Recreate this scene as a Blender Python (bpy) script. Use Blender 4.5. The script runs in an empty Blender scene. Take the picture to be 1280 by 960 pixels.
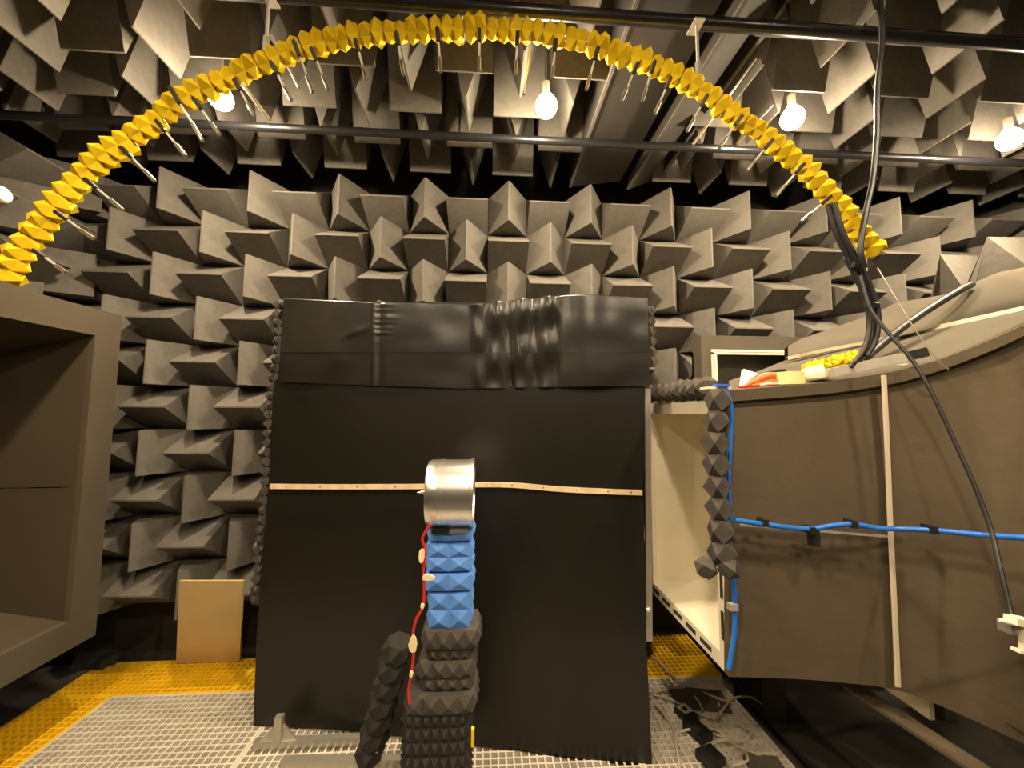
import bpy, math, random
import numpy as np
from mathutils import Matrix, Vector
random.seed(4)
sin, cos, pi = math.sin, math.cos, math.pi

# ------------------------------------------------------------------ camera
F_PX, YAW, PITCH, ROLL, EYE = 486.34, -.0585, .0758, -.0063, 1.7
def rot_matrix(y, p, r):
    cy, sy = cos(y), sin(y); cp, sp = cos(p), sin(p); cr, sr = cos(r), sin(r)
    return (np.array([[cy,-sy,0],[sy,cy,0],[0,0,1]]) @ np.array([[1,0,0],[0,cp,-sp],[0,sp,cp]])
            @ np.array([[cr,0,sr],[0,1,0],[-sr,0,cr]]))
RM = rot_matrix(YAW, PITCH, ROLL)
EYEV = np.array([0, 0, EYE])
cam_data = bpy.data.cameras.new('camera')
cam = bpy.data.objects.new('camera', cam_data)
bpy.context.scene.collection.objects.link(cam)
cam_data.sensor_width = 36; cam_data.lens = F_PX / 1280 * 36
cam_data.clip_start = .02
cam.matrix_world = Matrix(((RM[0][0], RM[0][2], -RM[0][1], 0), (RM[1][0], RM[1][2], -RM[1][1], 0),
                           (RM[2][0], RM[2][2], -RM[2][1], EYE), (0, 0, 0, 1)))
bpy.context.scene.camera = cam

# ------------------------------------------------------------------ world, exposure
wd = bpy.data.worlds.new('world'); bpy.context.scene.world = wd; wd.use_nodes = True
wd.node_tree.nodes['Background'].inputs[0].default_value = (.9, .75, .55, 1)
wd.node_tree.nodes['Background'].inputs[1].default_value = 0.0
vs = bpy.context.scene.view_settings
vs.view_transform = 'Standard'; vs.look = 'None'; vs.gamma = 1; vs.use_curve_mapping = False
vs.exposure = 0.75
LAMP_STRENGTH = 1120.0
LAMP_COLOUR = (1.0, .79, .52, 1)
# lamps: in the picture, and the same grid going on above and behind the camera
LAMPS_SEEN = [(-1.43, 2.02, 3.35), (.29, 1.96, 3.35), (1.67, 1.955, 3.35), (3.09, 2.03, 3.35)]
LAMPS_BEHIND = [(-1.43, .45, 3.46), (.29, .45, 3.46), (1.67, .45, 3.46),
                (-1.43, -1.1, 3.46), (.29, -1.1, 3.46), (1.67, -1.1, 3.46)]

# ------------------------------------------------------------------ helpers
C = bpy.context.scene.collection
def ray(px, py): return RM @ np.array([(px - 640) / F_PX, 1, (480 - py) / F_PX])
def at_y(px, py, Y): d = ray(px, py); return Vector(d * Y / d[1] + EYEV)
def at_z(px, py, z): d = ray(px, py); return Vector(d * (z - EYE) / d[2] + EYEV)
def at_x(px, py, X): d = ray(px, py); return Vector(d * X / d[0] + EYEV)
def at_plane(px, py, p, n):
    d = Vector(ray(px, py)); e = Vector(EYEV)
    return e + d * ((Vector(p) - e).dot(Vector(n)) / d.dot(Vector(n)))

MATS = {}
def mat(name, col, rough=.8, metal=0, noise=0, nscale=8, bump=0, bscale=60, emit=None, strength=0, alpha=1, trans=0, spec=.5, coat=0):
    m = bpy.data.materials.new(name); m.use_nodes = True
    nt = m.node_tree; b = nt.nodes['Principled BSDF']
    b.inputs['Base Color'].default_value = (*col, 1)
    b.inputs['Roughness'].default_value = rough; b.inputs['Metallic'].default_value = metal
    b.inputs['Specular IOR Level'].default_value = spec
    b.inputs['Coat Weight'].default_value = coat
    b.inputs['Alpha'].default_value = alpha
    b.inputs['Transmission Weight'].default_value = trans
    tc = nt.nodes.new('ShaderNodeTexCoord')
    if noise:
        n = nt.nodes.new('ShaderNodeTexNoise'); n.inputs['Scale'].default_value = nscale; n.inputs['Detail'].default_value = 5
        nt.links.new(tc.outputs['Object'], n.inputs['Vector'])
        r = nt.nodes.new('ShaderNodeMapRange')
        r.inputs['From Min'].default_value = .3; r.inputs['From Max'].default_value = .7
        r.inputs['To Min'].default_value = 1 - noise; r.inputs['To Max'].default_value = 1 + noise
        nt.links.new(n.outputs['Fac'], r.inputs['Value'])
        v = nt.nodes.new('ShaderNodeVectorMath'); v.operation = 'SCALE'
        v.inputs[0].default_value = col
        nt.links.new(r.outputs['Result'], v.inputs['Scale'])
        nt.links.new(v.outputs['Vector'], b.inputs['Base Color'])
    if bump:
        n2 = nt.nodes.new('ShaderNodeTexNoise'); n2.inputs['Scale'].default_value = bscale; n2.inputs['Detail'].default_value = 3
        nt.links.new(tc.outputs['Object'], n2.inputs['Vector'])
        bp = nt.nodes.new('ShaderNodeBump'); bp.inputs['Strength'].default_value = bump; bp.inputs['Distance'].default_value = .01
        nt.links.new(n2.outputs['Fac'], bp.inputs['Height']); nt.links.new(bp.outputs['Normal'], b.inputs['Normal'])
    if emit:
        b.inputs['Emission Color'].default_value = emit; b.inputs['Emission Strength'].default_value = strength
    MATS[name] = m
    return m
FOAM = mat('wedge_foam', (.150, .139, .122), .95, noise=.10, nscale=30, bump=.25, bscale=160, spec=.15)
FOAM_WALL = mat('foam_backing', (.11, .10, .085), .95, noise=.1, spec=.1)
SOOT = mat('dark_plinth', (.045, .04, .033), .9, noise=.2)
CEIL = mat('dark_ceiling', (.05, .047, .043), .9, noise=.2)
FELT = mat('brown_felt', (.095, .075, .050), .95, noise=.10, nscale=4, bump=.5, bscale=9, spec=.1)
FELT2 = mat('grey_felt', (.095, .083, .064), .95, noise=.08, nscale=4, bump=.2, bscale=9, spec=.1)
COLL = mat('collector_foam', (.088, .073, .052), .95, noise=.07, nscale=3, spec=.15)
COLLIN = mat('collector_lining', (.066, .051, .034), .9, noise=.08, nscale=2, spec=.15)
YELLOW = mat('yellow_foam', (.74, .51, .010), .85, noise=.06, nscale=25, bump=.15, bscale=120, spec=.2)
BLUE = mat('blue_foam', (.11, .28, .74), .85, noise=.05, nscale=25, bump=.1, bscale=120, spec=.2)
DARK = mat('charcoal_foam', (.038, .035, .032), .95, noise=.15, nscale=30, bump=.2, bscale=120, spec=.15)
MIDF = mat('grey_pyramid_foam', (.072, .064, .056), .95, noise=.15, nscale=30, bump=.2, bscale=120, spec=.15)
PLASTIC = mat('black_plastic_sheet', (.016, .015, .0135), .27, noise=.1, nscale=3, bump=.12, bscale=7, spec=.6)
HEM = mat('dull_black_sheet', (.012, .0105, .008), .34, noise=.1, nscale=3, bump=.08, bscale=5, spec=.5)
MATTE = mat('black_vinyl_sheet', (.0085, .0072, .0048), .40, noise=.1, nscale=3, bump=.08, bscale=4, spec=.45)
ALU = mat('brushed_aluminium', (.92, .90, .87), .28, metal=1, bump=.03, bscale=200)
ALUD = mat('dull_aluminium', (.55, .53, .48), .4, metal=.8)
STEEL = mat('steel_rod', (.82, .79, .74), .3, metal=.6)
RAIL = mat('black_rail_paint', (.012, .012, .014), .3, spec=.6)
GLOSSBLACK = mat('black_rubber', (.014, .014, .015), .48, spec=.5)
WHITE = mat('cream_paint', (.80, .72, .56), .55, noise=.04)
LINER = mat('nozzle_lining', (.86, .79, .62), .6, noise=.06, nscale=3)
SEAM = mat('seam_tape', (.55, .47, .36), .7)
WOOD = mat('ruler_wood', (.74, .56, .34), .6, noise=.15, nscale=20)
PLY = mat('plywood', (.74, .55, .26), .55, noise=.10, nscale=3)
GRATE_Y = mat('yellow_grating', (.80, .48, .006), .6, noise=.08)
GRATE_G = mat('grey_grating', (.60, .55, .46), .6, noise=.12)
SUB = mat('concrete_below', (.27, .21, .14), .9, noise=.2)
TAPE = mat('masking_tape', (.80, .68, .42), .7)
TAPEROLL = mat('tape_roll_yellow', (.80, .72, .33), .5)
CARD = mat('cardboard_core', (.35, .24, .13), .9)
ORANGE = mat('orange_plastic', (.85, .16, .02), .4)
RED = mat('red_cable', (.55, .02, .02), .45)
BLUEC = mat('blue_hose', (.02, .16, .62), .35)
WHITEC = mat('pale_cable', (.50, .44, .34), .5)
SOFTW = mat('cloudy_plastic', (.75, .76, .74), .2, alpha=.6)
BLUET = mat('blue_tape', (.03, .12, .6), .5)
SLOT = mat('slot_shadow_black', (.03, .027, .022), .9)
BARM = mat('pale_grey_paint', (.42, .38, .33), .5)
BAFF = mat('baffle_board', (.055, .050, .044), .9, noise=.1)
BULB = mat('lit_bulb_glass', (1, .9, .7), .3, emit=LAMP_COLOUR, strength=LAMP_STRENGTH)
BULB2 = mat('lit_bulb_crown', (1, .9, .7), .3, emit=LAMP_COLOUR, strength=LAMP_STRENGTH*.06)

class MB:
    def __init__(s): s.v = []; s.f = []
    def add(s, vs_, fs):
        o = len(s.v); s.v += [tuple(p) for p in vs_]; s.f += [tuple(i + o for i in f) for f in fs]; return s
    def box(s, a, b):
        (x0, y0, z0), (x1, y1, z1) = a, b
        return s.add([(x0,y0,z0),(x1,y0,z0),(x1,y1,z0),(x0,y1,z0),(x0,y0,z1),(x1,y0,z1),(x1,y1,z1),(x0,y1,z1)],
                     [(0,3,2,1),(4,5,6,7),(0,1,5,4),(1,2,6,5),(2,3,7,6),(3,0,4,7)])
    def beam(s, p, q, w, h, up=(0,0,1)):
        p = Vector(p); q = Vector(q); d = (q - p).normalized(); u = Vector(up); r = d.cross(u)
        if r.length < 1e-4: r = d.cross(Vector((0,1,0)))
        r.normalize(); u = r.cross(d).normalized(); r *= w/2; u *= h/2
        return s.add([p-r-u, p+r-u, p+r+u, p-r+u, q-r-u, q+r-u, q+r+u, q-r+u],
                     [(0,1,2,3),(7,6,5,4),(0,4,5,1),(1,5,6,2),(2,6,7,3),(3,7,4,0)])
    def tube(s, pts, r, n=10):
        pts = [Vector(p) for p in pts]; rs = r if isinstance(r, (list, tuple)) else [r]*len(pts)
        ring = []; prev = None
        for i, p in enumerate(pts):
            t = (pts[min(i+1, len(pts)-1)] - pts[max(i-1, 0)]).normalized()
            if prev is None:
                a = t.cross(Vector((0,0,1)));
                if a.length < .05: a = t.cross(Vector((0,1,0)))
            else: a = prev - t * prev.dot(t)
            a.normalize(); b = t.cross(a); prev = a
            ring.append([p + (a*cos(2*pi*k/n) + b*sin(2*pi*k/n)) * rs[i] for k in range(n)])
        vs_ = [v for rg in ring for v in rg]; fs = []
        for i in range(len(pts)-1):
            for k in range(n):
                fs.append((i*n+k, i*n+(k+1)%n, (i+1)*n+(k+1)%n, (i+1)*n+k))
        fs.append(tuple(range(n))[::-1]); fs.append(tuple((len(pts)-1)*n+k for k in range(n)))
        return s.add(vs_, fs)
    def lathe(s, prof, origin, axis='X', n=48, closed=False):
        vs_ = []; fs = []; o = Vector(origin)
        for a, r in prof:
            for k in range(n):
                t = 2*pi*k/n; c_, s_ = cos(t)*r, sin(t)*r
                vs_.append(o + (Vector((a, c_, s_)) if axis == 'X' else Vector((c_, s_, a)) if axis == 'Z' else Vector((s_, a, c_))))
        m = len(prof)
        for i in range(m if closed else m-1):
            for k in range(n):
                j = (i+1) % m
                fs.append((i*n+k, i*n+(k+1)%n, j*n+(k+1)%n, j*n+k))
        return s.add(vs_, fs)
    def grid(s, rows):
        n = len(rows[0]); vs_ = [p for r in rows for p in r]
        return s.add(vs_, [(i*n+k, i*n+k+1, (i+1)*n+k+1, (i+1)*n+k) for i in range(len(rows)-1) for k in range(n-1)])
    def mesh(s, name, m, smooth=False, fix=True):
        me = bpy.data.meshes.new(name); me.from_pydata(s.v, [], s.f); me.validate()
        me.materials.append(m)
        if fix:
            import bmesh
            bm = bmesh.new(); bm.from_mesh(me); bmesh.ops.recalc_face_normals(bm, faces=bm.faces); bm.to_mesh(me); bm.free()
        if smooth:
            me.polygons.foreach_set('use_smooth', [True]*len(me.polygons))
            try: me.set_sharp_from_angle(angle=math.radians(38))
            except Exception: pass
        return me
    def build(s, name, m, parent=None, smooth=False, fix=True):
        """link as one object; with a parent at a location, vertices stay where they were given in world space"""
        o = bpy.data.objects.new(name, s.mesh(name, m, smooth, fix)); C.objects.link(o)
        if parent is not None:
            o.parent = parent
            base = parent_world(parent)
            o.matrix_parent_inverse = base.inverted()
        return o
def parent_world(p):
    m = p.matrix_basis.copy(); q = p
    while q.parent is not None:
        m = q.parent.matrix_basis @ q.matrix_parent_inverse @ m if False else q.matrix_parent_inverse @ m
        m = q.parent.matrix_basis @ m
        q = q.parent
    return m
def thing(name, label, cat, loc=(0,0,0), group=None):
    o = bpy.data.objects.new(name, None); C.objects.link(o); o.location = loc
    o.empty_display_size = .05
    o['label'] = label; o['category'] = cat
    if group: o['group'] = group
    return o
def tag(o, label, cat, group=None):
    o['label'] = label; o['category'] = cat
    if group: o['group'] = group
    return o
def struct(o): o['kind'] = 'structure'; return o
def inst(name, me, mw, parent):
    o = bpy.data.objects.new(name, me); C.objects.link(o); o.parent = parent
    o.matrix_parent_inverse = parent_world(parent).inverted(); o.matrix_basis = mw
    return o
def smooth_path(pts, n=6):
    pts = [Vector(p) for p in pts]; out = []
    P = [pts[0]*2 - pts[1]] + pts + [pts[-1]*2 - pts[-2]]
    for i in range(1, len(P)-2):
        for k in range(n):
            t = k/n; a, b, c, d = P[i-1], P[i], P[i+1], P[i+2]
            out.append(.5*((2*b) + (c-a)*t + (2*a-5*b+4*c-d)*t*t + (3*b-a-3*c+d)*t**3))
    out.append(pts[-1]); return out
def cable(name, pts, r, m, parent=None, n=8, seg=6):
    return MB().tube(smooth_path(pts, seg), r, n).build(name, m, parent, smooth=True)

# ------------------------------------------------------------------ setting: shell
XL, XR, YB, YF, ZC = -2.98, 4.40, 2.95, -3.0, 3.95
WB = .405     # where the wall wedges end above the floor
floor = struct(MB().box((XL-.3, YF, -.55), (XR, YB+.45, -.5)).build('floor', SUB))
ceiling = struct(MB().box((XL-.1, YF, ZC), (XR+.1, YB+.5, ZC+.1)).build('ceiling', CEIL))
wall_back = struct(MB().box((XL, YB, WB-.03), (XR, YB+.1, 3.385)).build('wall_back', FOAM_WALL))
struct(MB().box((XL-.3, YB+.4, -.5), (XR, YB+.5, ZC)).build('wall_plinth', SOOT))
wall_left = struct(MB().box((XL-.1, YF, WB-.03), (XL, YB+.1, 3.385)).build('wall_left', FOAM_WALL))
struct(MB().box((XL-.4, YF, -.5), (XL-.3, YB+.4, ZC)).build('wall_outer_left', SOOT))
wall_right = struct(MB().box((XR, YF, -.5), (XR+.1, YB+.5, ZC)).build('wall_right', SOOT))
struct(MB().box((XL-.3, YF-.1, -.5), (XR, YF, ZC)).build('wall_front', SOOT))

W, L = .3, .262
def wedge_mesh(lenw=W, dep=W, L=L):
    """ridge along local X, pointing along local +Z, base in the XY plane"""
    a, b, t = lenw/2-.0025, dep/2-.0025, .0045
    bz = .012
    return MB().add([(-a,-b,0),(a,-b,0),(a,b,0),(-a,b,0),(-a,-b,bz),(a,-b,bz),(a,b,bz),(-a,b,bz),
                     (-a,-t,L),(a,-t,L),(a,t,L),(-a,t,L)],
                    [(0,3,2,1),(0,1,5,4),(1,2,6,5),(2,3,7,6),(3,0,4,7),(4,5,9,8),(6,7,11,10),(8,9,10,11),(5,6,10,9),(7,4,8,11)]).mesh('foam_wedge', FOAM)
WM = wedge_mesh()
X0, ZT = -1.673, EYE + 1.679
# back wall: +Z local -> world -Y
def frame_m(ex, ey, ez, loc):
    return Matrix(((ex[0], ey[0], ez[0], loc[0]), (ex[1], ey[1], ez[1], loc[1]), (ex[2], ey[2], ez[2], loc[2]), (0,0,0,1)))
def jit(): return random.uniform(-.012, .012)
for r in range(10):
    for c in range(-4, 21):
        x = X0 + c*W; z = ZT - r*W - W/2
        if r >= 5 and -.75 < x < .75: continue            # wholly behind the black screen
        if r >= 5 and x > 1.5: continue                   # behind the nozzle
        j = jit()
        if (r + c) % 2 == 0: m = frame_m((0,0,1), (1,j,0), (j,-1,0), (x, YB, z))   # vertical ridge
        else: m = frame_m((1,0,0), (0,j,-1), (0,-1,-j), (x, YB, z))
        inst('foam_wedge', WM, m, wall_back)
# left wall, ridges towards +X
for r in range(0, 4):
    for c in range(0, 7):
        y = YB - W/2 - .02 - c*W; z = ZT - r*W - W/2
        if (r + c) % 2 == 0: m = frame_m((0,0,1), (0,1,0), (1,0,0), (XL, y, z))
        else: m = frame_m((0,1,0), (0,0,1), (1,0,0), (XL, y, z))
        inst('foam_wedge', WM, m, wall_left)
for r in range(0, 4):
    for c in range(0, 4):
        y = YB - W/2 - .28 - c*W; z = ZT - r*W - W/2
        if (r + c) % 2 == 0: m = frame_m((0,0,1), (0,-1,0), (-1,0,0), (XR, y, z))
        else: m = frame_m((0,1,0), (0,0,-1), (-1,0,0), (XR, y, z))
        inst('foam_wedge', WM, m, wall_right)
# ceiling, ridges downwards at z = 3.45
PY = .285
WC = wedge_mesh(W, PY, ZC-3.45); WCd = wedge_mesh(PY, W, ZC-3.45)
for r in range(-1, 9):
    yc = 2.455 - r*PY
    for c in range(-10, 15):
        xc = .155 + c*.3
        if .55 < xc < 1.35: continue                       # the long baffles hang here
        if any(abs(xc-l[0]) < .27 and abs(yc-l[1]) < .27 for l in LAMPS_BEHIND): continue
        k = (c + r) % 2                                    # 0: ridge along X at r=0,c=... odd
        j = jit()
        if k == 1: m = frame_m((1,0,0), (0,-1,0), (0,j,-1), (xc, yc, ZC)); me = WC
        else: m = frame_m((0,1,0), (1,0,0), (j,0,-1), (xc, yc, ZC)); me = WCd
        if k == 1 and abs(xc) < 0: pass
        inst('foam_wedge', me, m, ceiling)
# long baffle boards hanging in the ceiling
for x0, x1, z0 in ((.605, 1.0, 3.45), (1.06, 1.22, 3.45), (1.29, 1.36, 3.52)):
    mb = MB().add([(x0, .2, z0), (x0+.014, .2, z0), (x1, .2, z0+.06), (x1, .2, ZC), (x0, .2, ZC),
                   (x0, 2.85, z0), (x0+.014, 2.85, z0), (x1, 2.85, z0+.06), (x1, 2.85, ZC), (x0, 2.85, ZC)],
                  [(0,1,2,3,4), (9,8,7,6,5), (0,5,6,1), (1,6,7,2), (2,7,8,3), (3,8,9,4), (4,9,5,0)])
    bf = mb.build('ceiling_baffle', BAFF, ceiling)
    MB().box((x0-.006, .2, z0-.008), (x0+.012, 2.85, z0+.004)).build('lit_edge_strip', FOAM, bf)  # paler strip paints in the lamplight caught by the baffle's lower edge

# ------------------------------------------------------------------ floor gratings
S = .0385
def grating(x0, x1, y0, y1, m, name='grating_panel'):
    nx = max(1, round((x1-x0)/S)); ny = max(1, round((y1-y0)/S)); mb = MB(); t = .0045; h = .034 if m is GRATE_Y else .024
    for i in range(nx+1):
        x = x0 + (x1-x0)*i/nx; w = t*(1.7 if i in (0, nx) else 1); mb.box((x-w, y0, -h), (x+w, y1, 0))
    for i in range(ny+1):
        y = y0 + (y1-y0)*i/ny; w = t*(1.7 if i in (0, ny) else 1); mb.box((x0, y-w, -h), (x1, y+w, -.0006))
    return mb.build(name, m, floor, fix=False)
GL, GR, GY = -2.235, 1.50, 2.60
ys = [GY, GY-.93, GY-1.86, GY-2.79]; xs = [GL, GL+1.03, GL+2.06, GL+3.0, GR]
for i in range(4):
    for j in range(2): grating(xs[i]+.0085, xs[i+1]-.0085, ys[j+1]+.0085, ys[j]-.0085, GRATE_G)
xs2 = [-2.60, -1.55, -.5, .55, GR+.05]
for i in range(4): grating(xs2[i]+.0085, xs2[i+1]-.0085, GY+.0085, 2.925 if i < 2 else 3.12, GRATE_Y)
for j in range(2): grating(-2.60, GL-.0085, ys[j+1]+.0085, ys[j]-.0085, GRATE_Y)
beamy = MB()
for y in (GY, GY-.93, GY-1.86): beamy.box((-2.7, y-.03, -.12), (1.6, y+.03, -.034))
beamy.build('support_beam', ALUD, floor)
struct(MB().box((XL, 3.125, -.3), (XR, 3.2, WB-.05)).build('trim_1', SOOT))
struct(MB().box((XL-.3, YF, -.04), (-2.62, 2.93, -.008)).build('trim_2', SOOT))
struct(MB().box((1.6, YF, -.04), (XR, 3.1, -.008)).build('trim_3', SOOT))
struct(MB().box((-2.6, YF, -.04), (1.58, ys[2]-.01, -.008)).build('trim_4', SOOT))

# ------------------------------------------------------------------ lamps
def lamp(p, label, added_collar=False):
    t = thing('ceiling_lamp', label, 'lamp', p, 'bare bulbs hanging from the ceiling')
    x, y, z = p; r = .058
    MB().lathe([(-r, .002), (-r*.95, r*.3), (-r*.86, r*.5), (-r*.7, r*.72), (-r*.45, r*.89)], p, 'Z', 20).build('bulb', BULB, t, smooth=True)
    MB().lathe([(-r*.45, r*.89), (-r*.05, r), (r*.3, r*.95), (r*.7, r*.74), (r, r*.48), (r*1.3, r*.33)], p, 'Z', 20).build('bulb_crown', BULB2, t, smooth=True)
    if added_collar: MB().lathe([(-r*.86, r*1.12), (r*.4, r*1.12), (r*1.25, r*.5), (r*1.25, r*.55), (r*.4, r*1.2), (-r*.86, r*1.2)], p, 'Z', 24, closed=True).build('added_collar', RAIL, t, smooth=True)  # opaque collar added to the unseen lamps to keep their light off the ceiling
    MB().lathe([(r*1.3, .016), (r*1.3, .02), (r*2.3, .02), (r*2.5, .006), (r*2.5, .001)], p, 'Z', 16).build('socket', WHITEC, t, smooth=True)
    MB().tube([(x, y, z+r*2.4), (x, y, ZC)], .003, 6).build('cord', WHITEC, t)
names = ['lit bare bulb partly behind the left shoulder of the yellow foam arc',
         'lit bare bulb in the middle, under the crown of the yellow foam arc',
         'lit bare bulb beside the right shoulder of the yellow foam arc',
         'lit bare bulb at the far right edge, rightmost of the lamps']
for p, n in zip(LAMPS_SEEN, names): lamp(p, n)
names = ['lit bulb above the viewer on the left', 'lit bulb above the viewer in the middle', 'lit bulb above the viewer on the right',
         'lit bulb far behind the viewer on the left', 'lit bulb far behind the viewer in the middle', 'lit bulb far behind the viewer on the right']
for p, n in zip(LAMPS_BEHIND, names): lamp(p, n, True)

# ------------------------------------------------------------------ ceiling rails
def rail(y, z, r, label, extra=None):
    o = thing('ceiling_rail', label, 'rail', (XL+.02, y, z))
    MB().tube([(XL+.02, y, z), (XR-.02, y, z)], r, 16).build('pipe', RAIL, o, smooth=True)
    for x in (-2.6, -.2, 1.3, 3.9):
        MB().tube([(x, y, z+r*.6), (x, y, ZC)], .006, 8).build('hanger', RAIL, o)
    if extra:
        MB().tube([(XL+.02, y-extra, z+.03), (XR-.02, y-extra, z+.03)], r*.6, 12).build('pipe', RAIL, o, smooth=True)
rail(2.285, 3.395, .024, 'black pipe rail under the ceiling wedges, the farther one nearer the back wall')
rail(1.515, 3.395, .027, 'black pipe rail under the ceiling carrying the foam arc, nearer one')

# ------------------------------------------------------------------ foam profile pieces
def foam_tube(prof, peak, n_along, pitch, depthcurve=None):
    """pyramid foam wrapped round a bar: prof = closed list of (y,z) valley corners, axis along local X from 0"""
    m = len(prof); mb = MB(); cx = [i*pitch for i in range(n_along+1)]
    vs_ = [(x, p[0], p[1]) for x in cx for p in prof]; fs = []
    for i in range(n_along):
        for k in range(m):
            a, b, c, d = i*m+k, i*m+(k+1) % m, (i+1)*m+(k+1) % m, (i+1)*m+k
            py = (prof[k][0]+prof[(k+1) % m][0])/2; pz = (prof[k][1]+prof[(k+1) % m][1])/2
            ey, ez = prof[(k+1) % m][0]-prof[k][0], prof[(k+1) % m][1]-prof[k][1]; q = math.hypot(ey, ez)
            ny, nz_ = ez/q, -ey/q
            if ny*py + nz_*pz < 0: ny, nz_ = -ny, -nz_
            h_ = peak*random.uniform(.88, 1.1)
            vs_.append(((cx[i]+cx[i+1])/2 + random.uniform(-.07, .07)*pitch, py+ny*h_, pz+nz_*h_)); t = len(vs_)-1
            fs += [(a,b,t), (b,c,t), (c,d,t), (d,a,t)]
    fs += [tuple(range(m)), tuple(n_along*m+k for k in range(m))[::-1]]
    return mb.add(vs_, fs)
def ngon(n, r, ph=0): return [(r*cos(2*pi*(k+.5)/n+ph), r*sin(2*pi*(k+.5)/n+ph)) for k in range(n)]
def squ(a, b, n):
    out = []
    c = [(-a,-b),(a,-b),(a,b),(-a,b)]
    for i in range(4):
        p, q = c[i], c[(i+1) % 4]
        for k in range(n): out.append((p[0]+(q[0]-p[0])*k/n, p[1]+(q[1]-p[1])*k/n))
    rr = []
    for (x, y) in out:      # pull the corners in a little
        f = .93 if abs(abs(x)-a) < 1e-6 and abs(abs(y)-b) < 1e-6 else 1
        rr.append((x*f, y*f))
    return rr
def place_x(p, d, roll=0):
    """matrix whose local X runs along d from p; local Y roughly towards the camera (-Y)"""
    d = Vector(d).normalized(); y = Vector((0,-1,0)); y = (y - d*y.dot(d)).normalized(); z = d.cross(y)
    if roll: y, z = y*cos(roll)+z*sin(roll), z*cos(roll)-y*sin(roll)
    return frame_m(d, y, z, p)

# ------------------------------------------------------------------ the yellow arc with its microphones
AY = 1.5
a_pts = [at_y(*p, AY) for p in ((6, 352), (22, 322), (62, 268), (112, 210), (180, 160), (232, 124), (290, 95), (345, 73), (400, 53), (480, 40), (580, 36), (680, 42), (760, 62), (835, 90),
                                (880, 116), (925, 150), (960, 172), (997, 202), (1030, 235), (1062, 274), (1096, 316))]
arc = thing('microphone_arc', 'tall arc of yellow pyramid foam blocks hung from the ceiling, with thin microphones', 'microphone array', a_pts[10])
path = smooth_path(a_pts, 30)
MB().tube(path[::10], .012, 10).build('hoop', STEEL, arc, smooth=True)
cum = [0]
for i in range(1, len(path)): cum.append(cum[-1] + (path[i]-path[i-1]).length)
def along(s):
    s = max(0, min(cum[-1], s))
    import bisect
    i = max(1, bisect.bisect_left(cum, s)); i = min(i, len(path)-1)
    t = (s-cum[i-1])/max(1e-9, cum[i]-cum[i-1]); return path[i-1].lerp(path[i], t)
PIT = .046
yvar = {n: [foam_tube(ngon(4, .034), .034, n, PIT).mesh('foam_block', YELLOW) for _ in range(4)] for n in (1, 2)}
s = 0; i = 0
while s < cum[-1] - PIT*.8:
    n = random.choice((1, 2, 2)); n = min(n, max(1, int((cum[-1]-s)/PIT)))
    a, b = along(s), along(s + n*PIT)
    sc = random.uniform(.88, 1.08)
    m = place_x(a, (b-a).normalized() + Vector((random.uniform(-.09,.09), random.uniform(-.09,.09), random.uniform(-.09,.09))), random.uniform(-.25, .25)) @ Matrix.Diagonal((.985, sc, sc, 1))
    inst('foam_block', yvar[n][i % 4], m, arc); s += n*PIT + .0015; i += 1
mics = [((48,316),(83,341)), ((75,268),(116,298)), ((112,228),(153,262)), ((157,189),(193,226)), ((200,156),(232,195)), ((217,116),(253,176)),
        ((246,128),(274,168)), ((296,105),(318,145)), ((342,83),(364,125)), ((370,58),(391,115)), ((392,66),(410,111)),
        ((446,55),(457.5,99)), ((496.5,46),(504,93.5)), ((547,41),(551,90)), ((599,42),(599,89)), ((647,46),(644,94)), ((694.5,55),(690,99)),
        ((746,65),(733,112)), ((794.5,84),(777.5,125)), ((816.5,82),(803,126)), ((836,102),(818.6,142)), ((881,124),(859,164)),
        ((924,149),(899,185)), ((962,179),(933,214)), ((1001,209),(970,245)), ((1034,249),(1002,277))]
def mic(p, q, lead=None):
    d = q - p; a = p + d*.62
    o = MB().tube([p - d*.1, a], .0042, 8).build('microphone', STEEL, arc, smooth=True)
    MB().tube([a, a + d*.04, q], [.0042, .0068, .0068], 10).build('capsule', ALU, o, smooth=True)
    e = Vector((0, -.004, 0))
    MB().beam(p - d*.1 + e, p + d*.25 + e, .014, .012).build('holder', GLOSSBLACK, o)
for (b, t) in mics:
    fr = AY - .055
    mic(at_y(*b, fr), at_y(*t, fr - .03))
for (b, t) in [((300,100),(338,150)), ((339,43),(374,110)), ((663,55),(655,118)), ((945,74),(866,181)), ((966,131),(921,180))]:
    p, q = at_y(*b, AY+.09), at_y(*t, AY+.09)
    o = MB().tube([p, q], .004, 8).build('microphone', STEEL, arc, smooth=True)
    MB().tube([q - (q-p)*.2, q], .0055, 8).build('capsule', ALUD, o, smooth=True)
# dark end clamp of the arc
MB().beam(at_y(1096,322,AY), at_y(1108,334,AY), .03, .03).build('end_clamp', GLOSSBLACK, arc)

for i, (px, y0, lab) in enumerate(((332, 66, 'threaded steel rod hanging the left side of the yellow foam arc'), (873, 97, 'threaded steel rod hanging the right side of the yellow foam arc from the rail'))):
    p = at_y(px, y0, AY); top = 3.40
    t = thing('hanging_rod', lab, 'rod', p)
    MB().tube([(p.x, p.y, p.z), (p.x, p.y, top)], .0065, 10).build('rod', STEEL, t)
    MB().tube([(p.x, p.y, p.z), (p.x, p.y, p.z+.065)], .013, 6).build('coupling', ALUD, t)
    MB().box((p.x-.022, p.y-.03, top-.035), (p.x+.022, p.y+.045, top-.027)).build('clamp_plate', STEEL, t)

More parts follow.
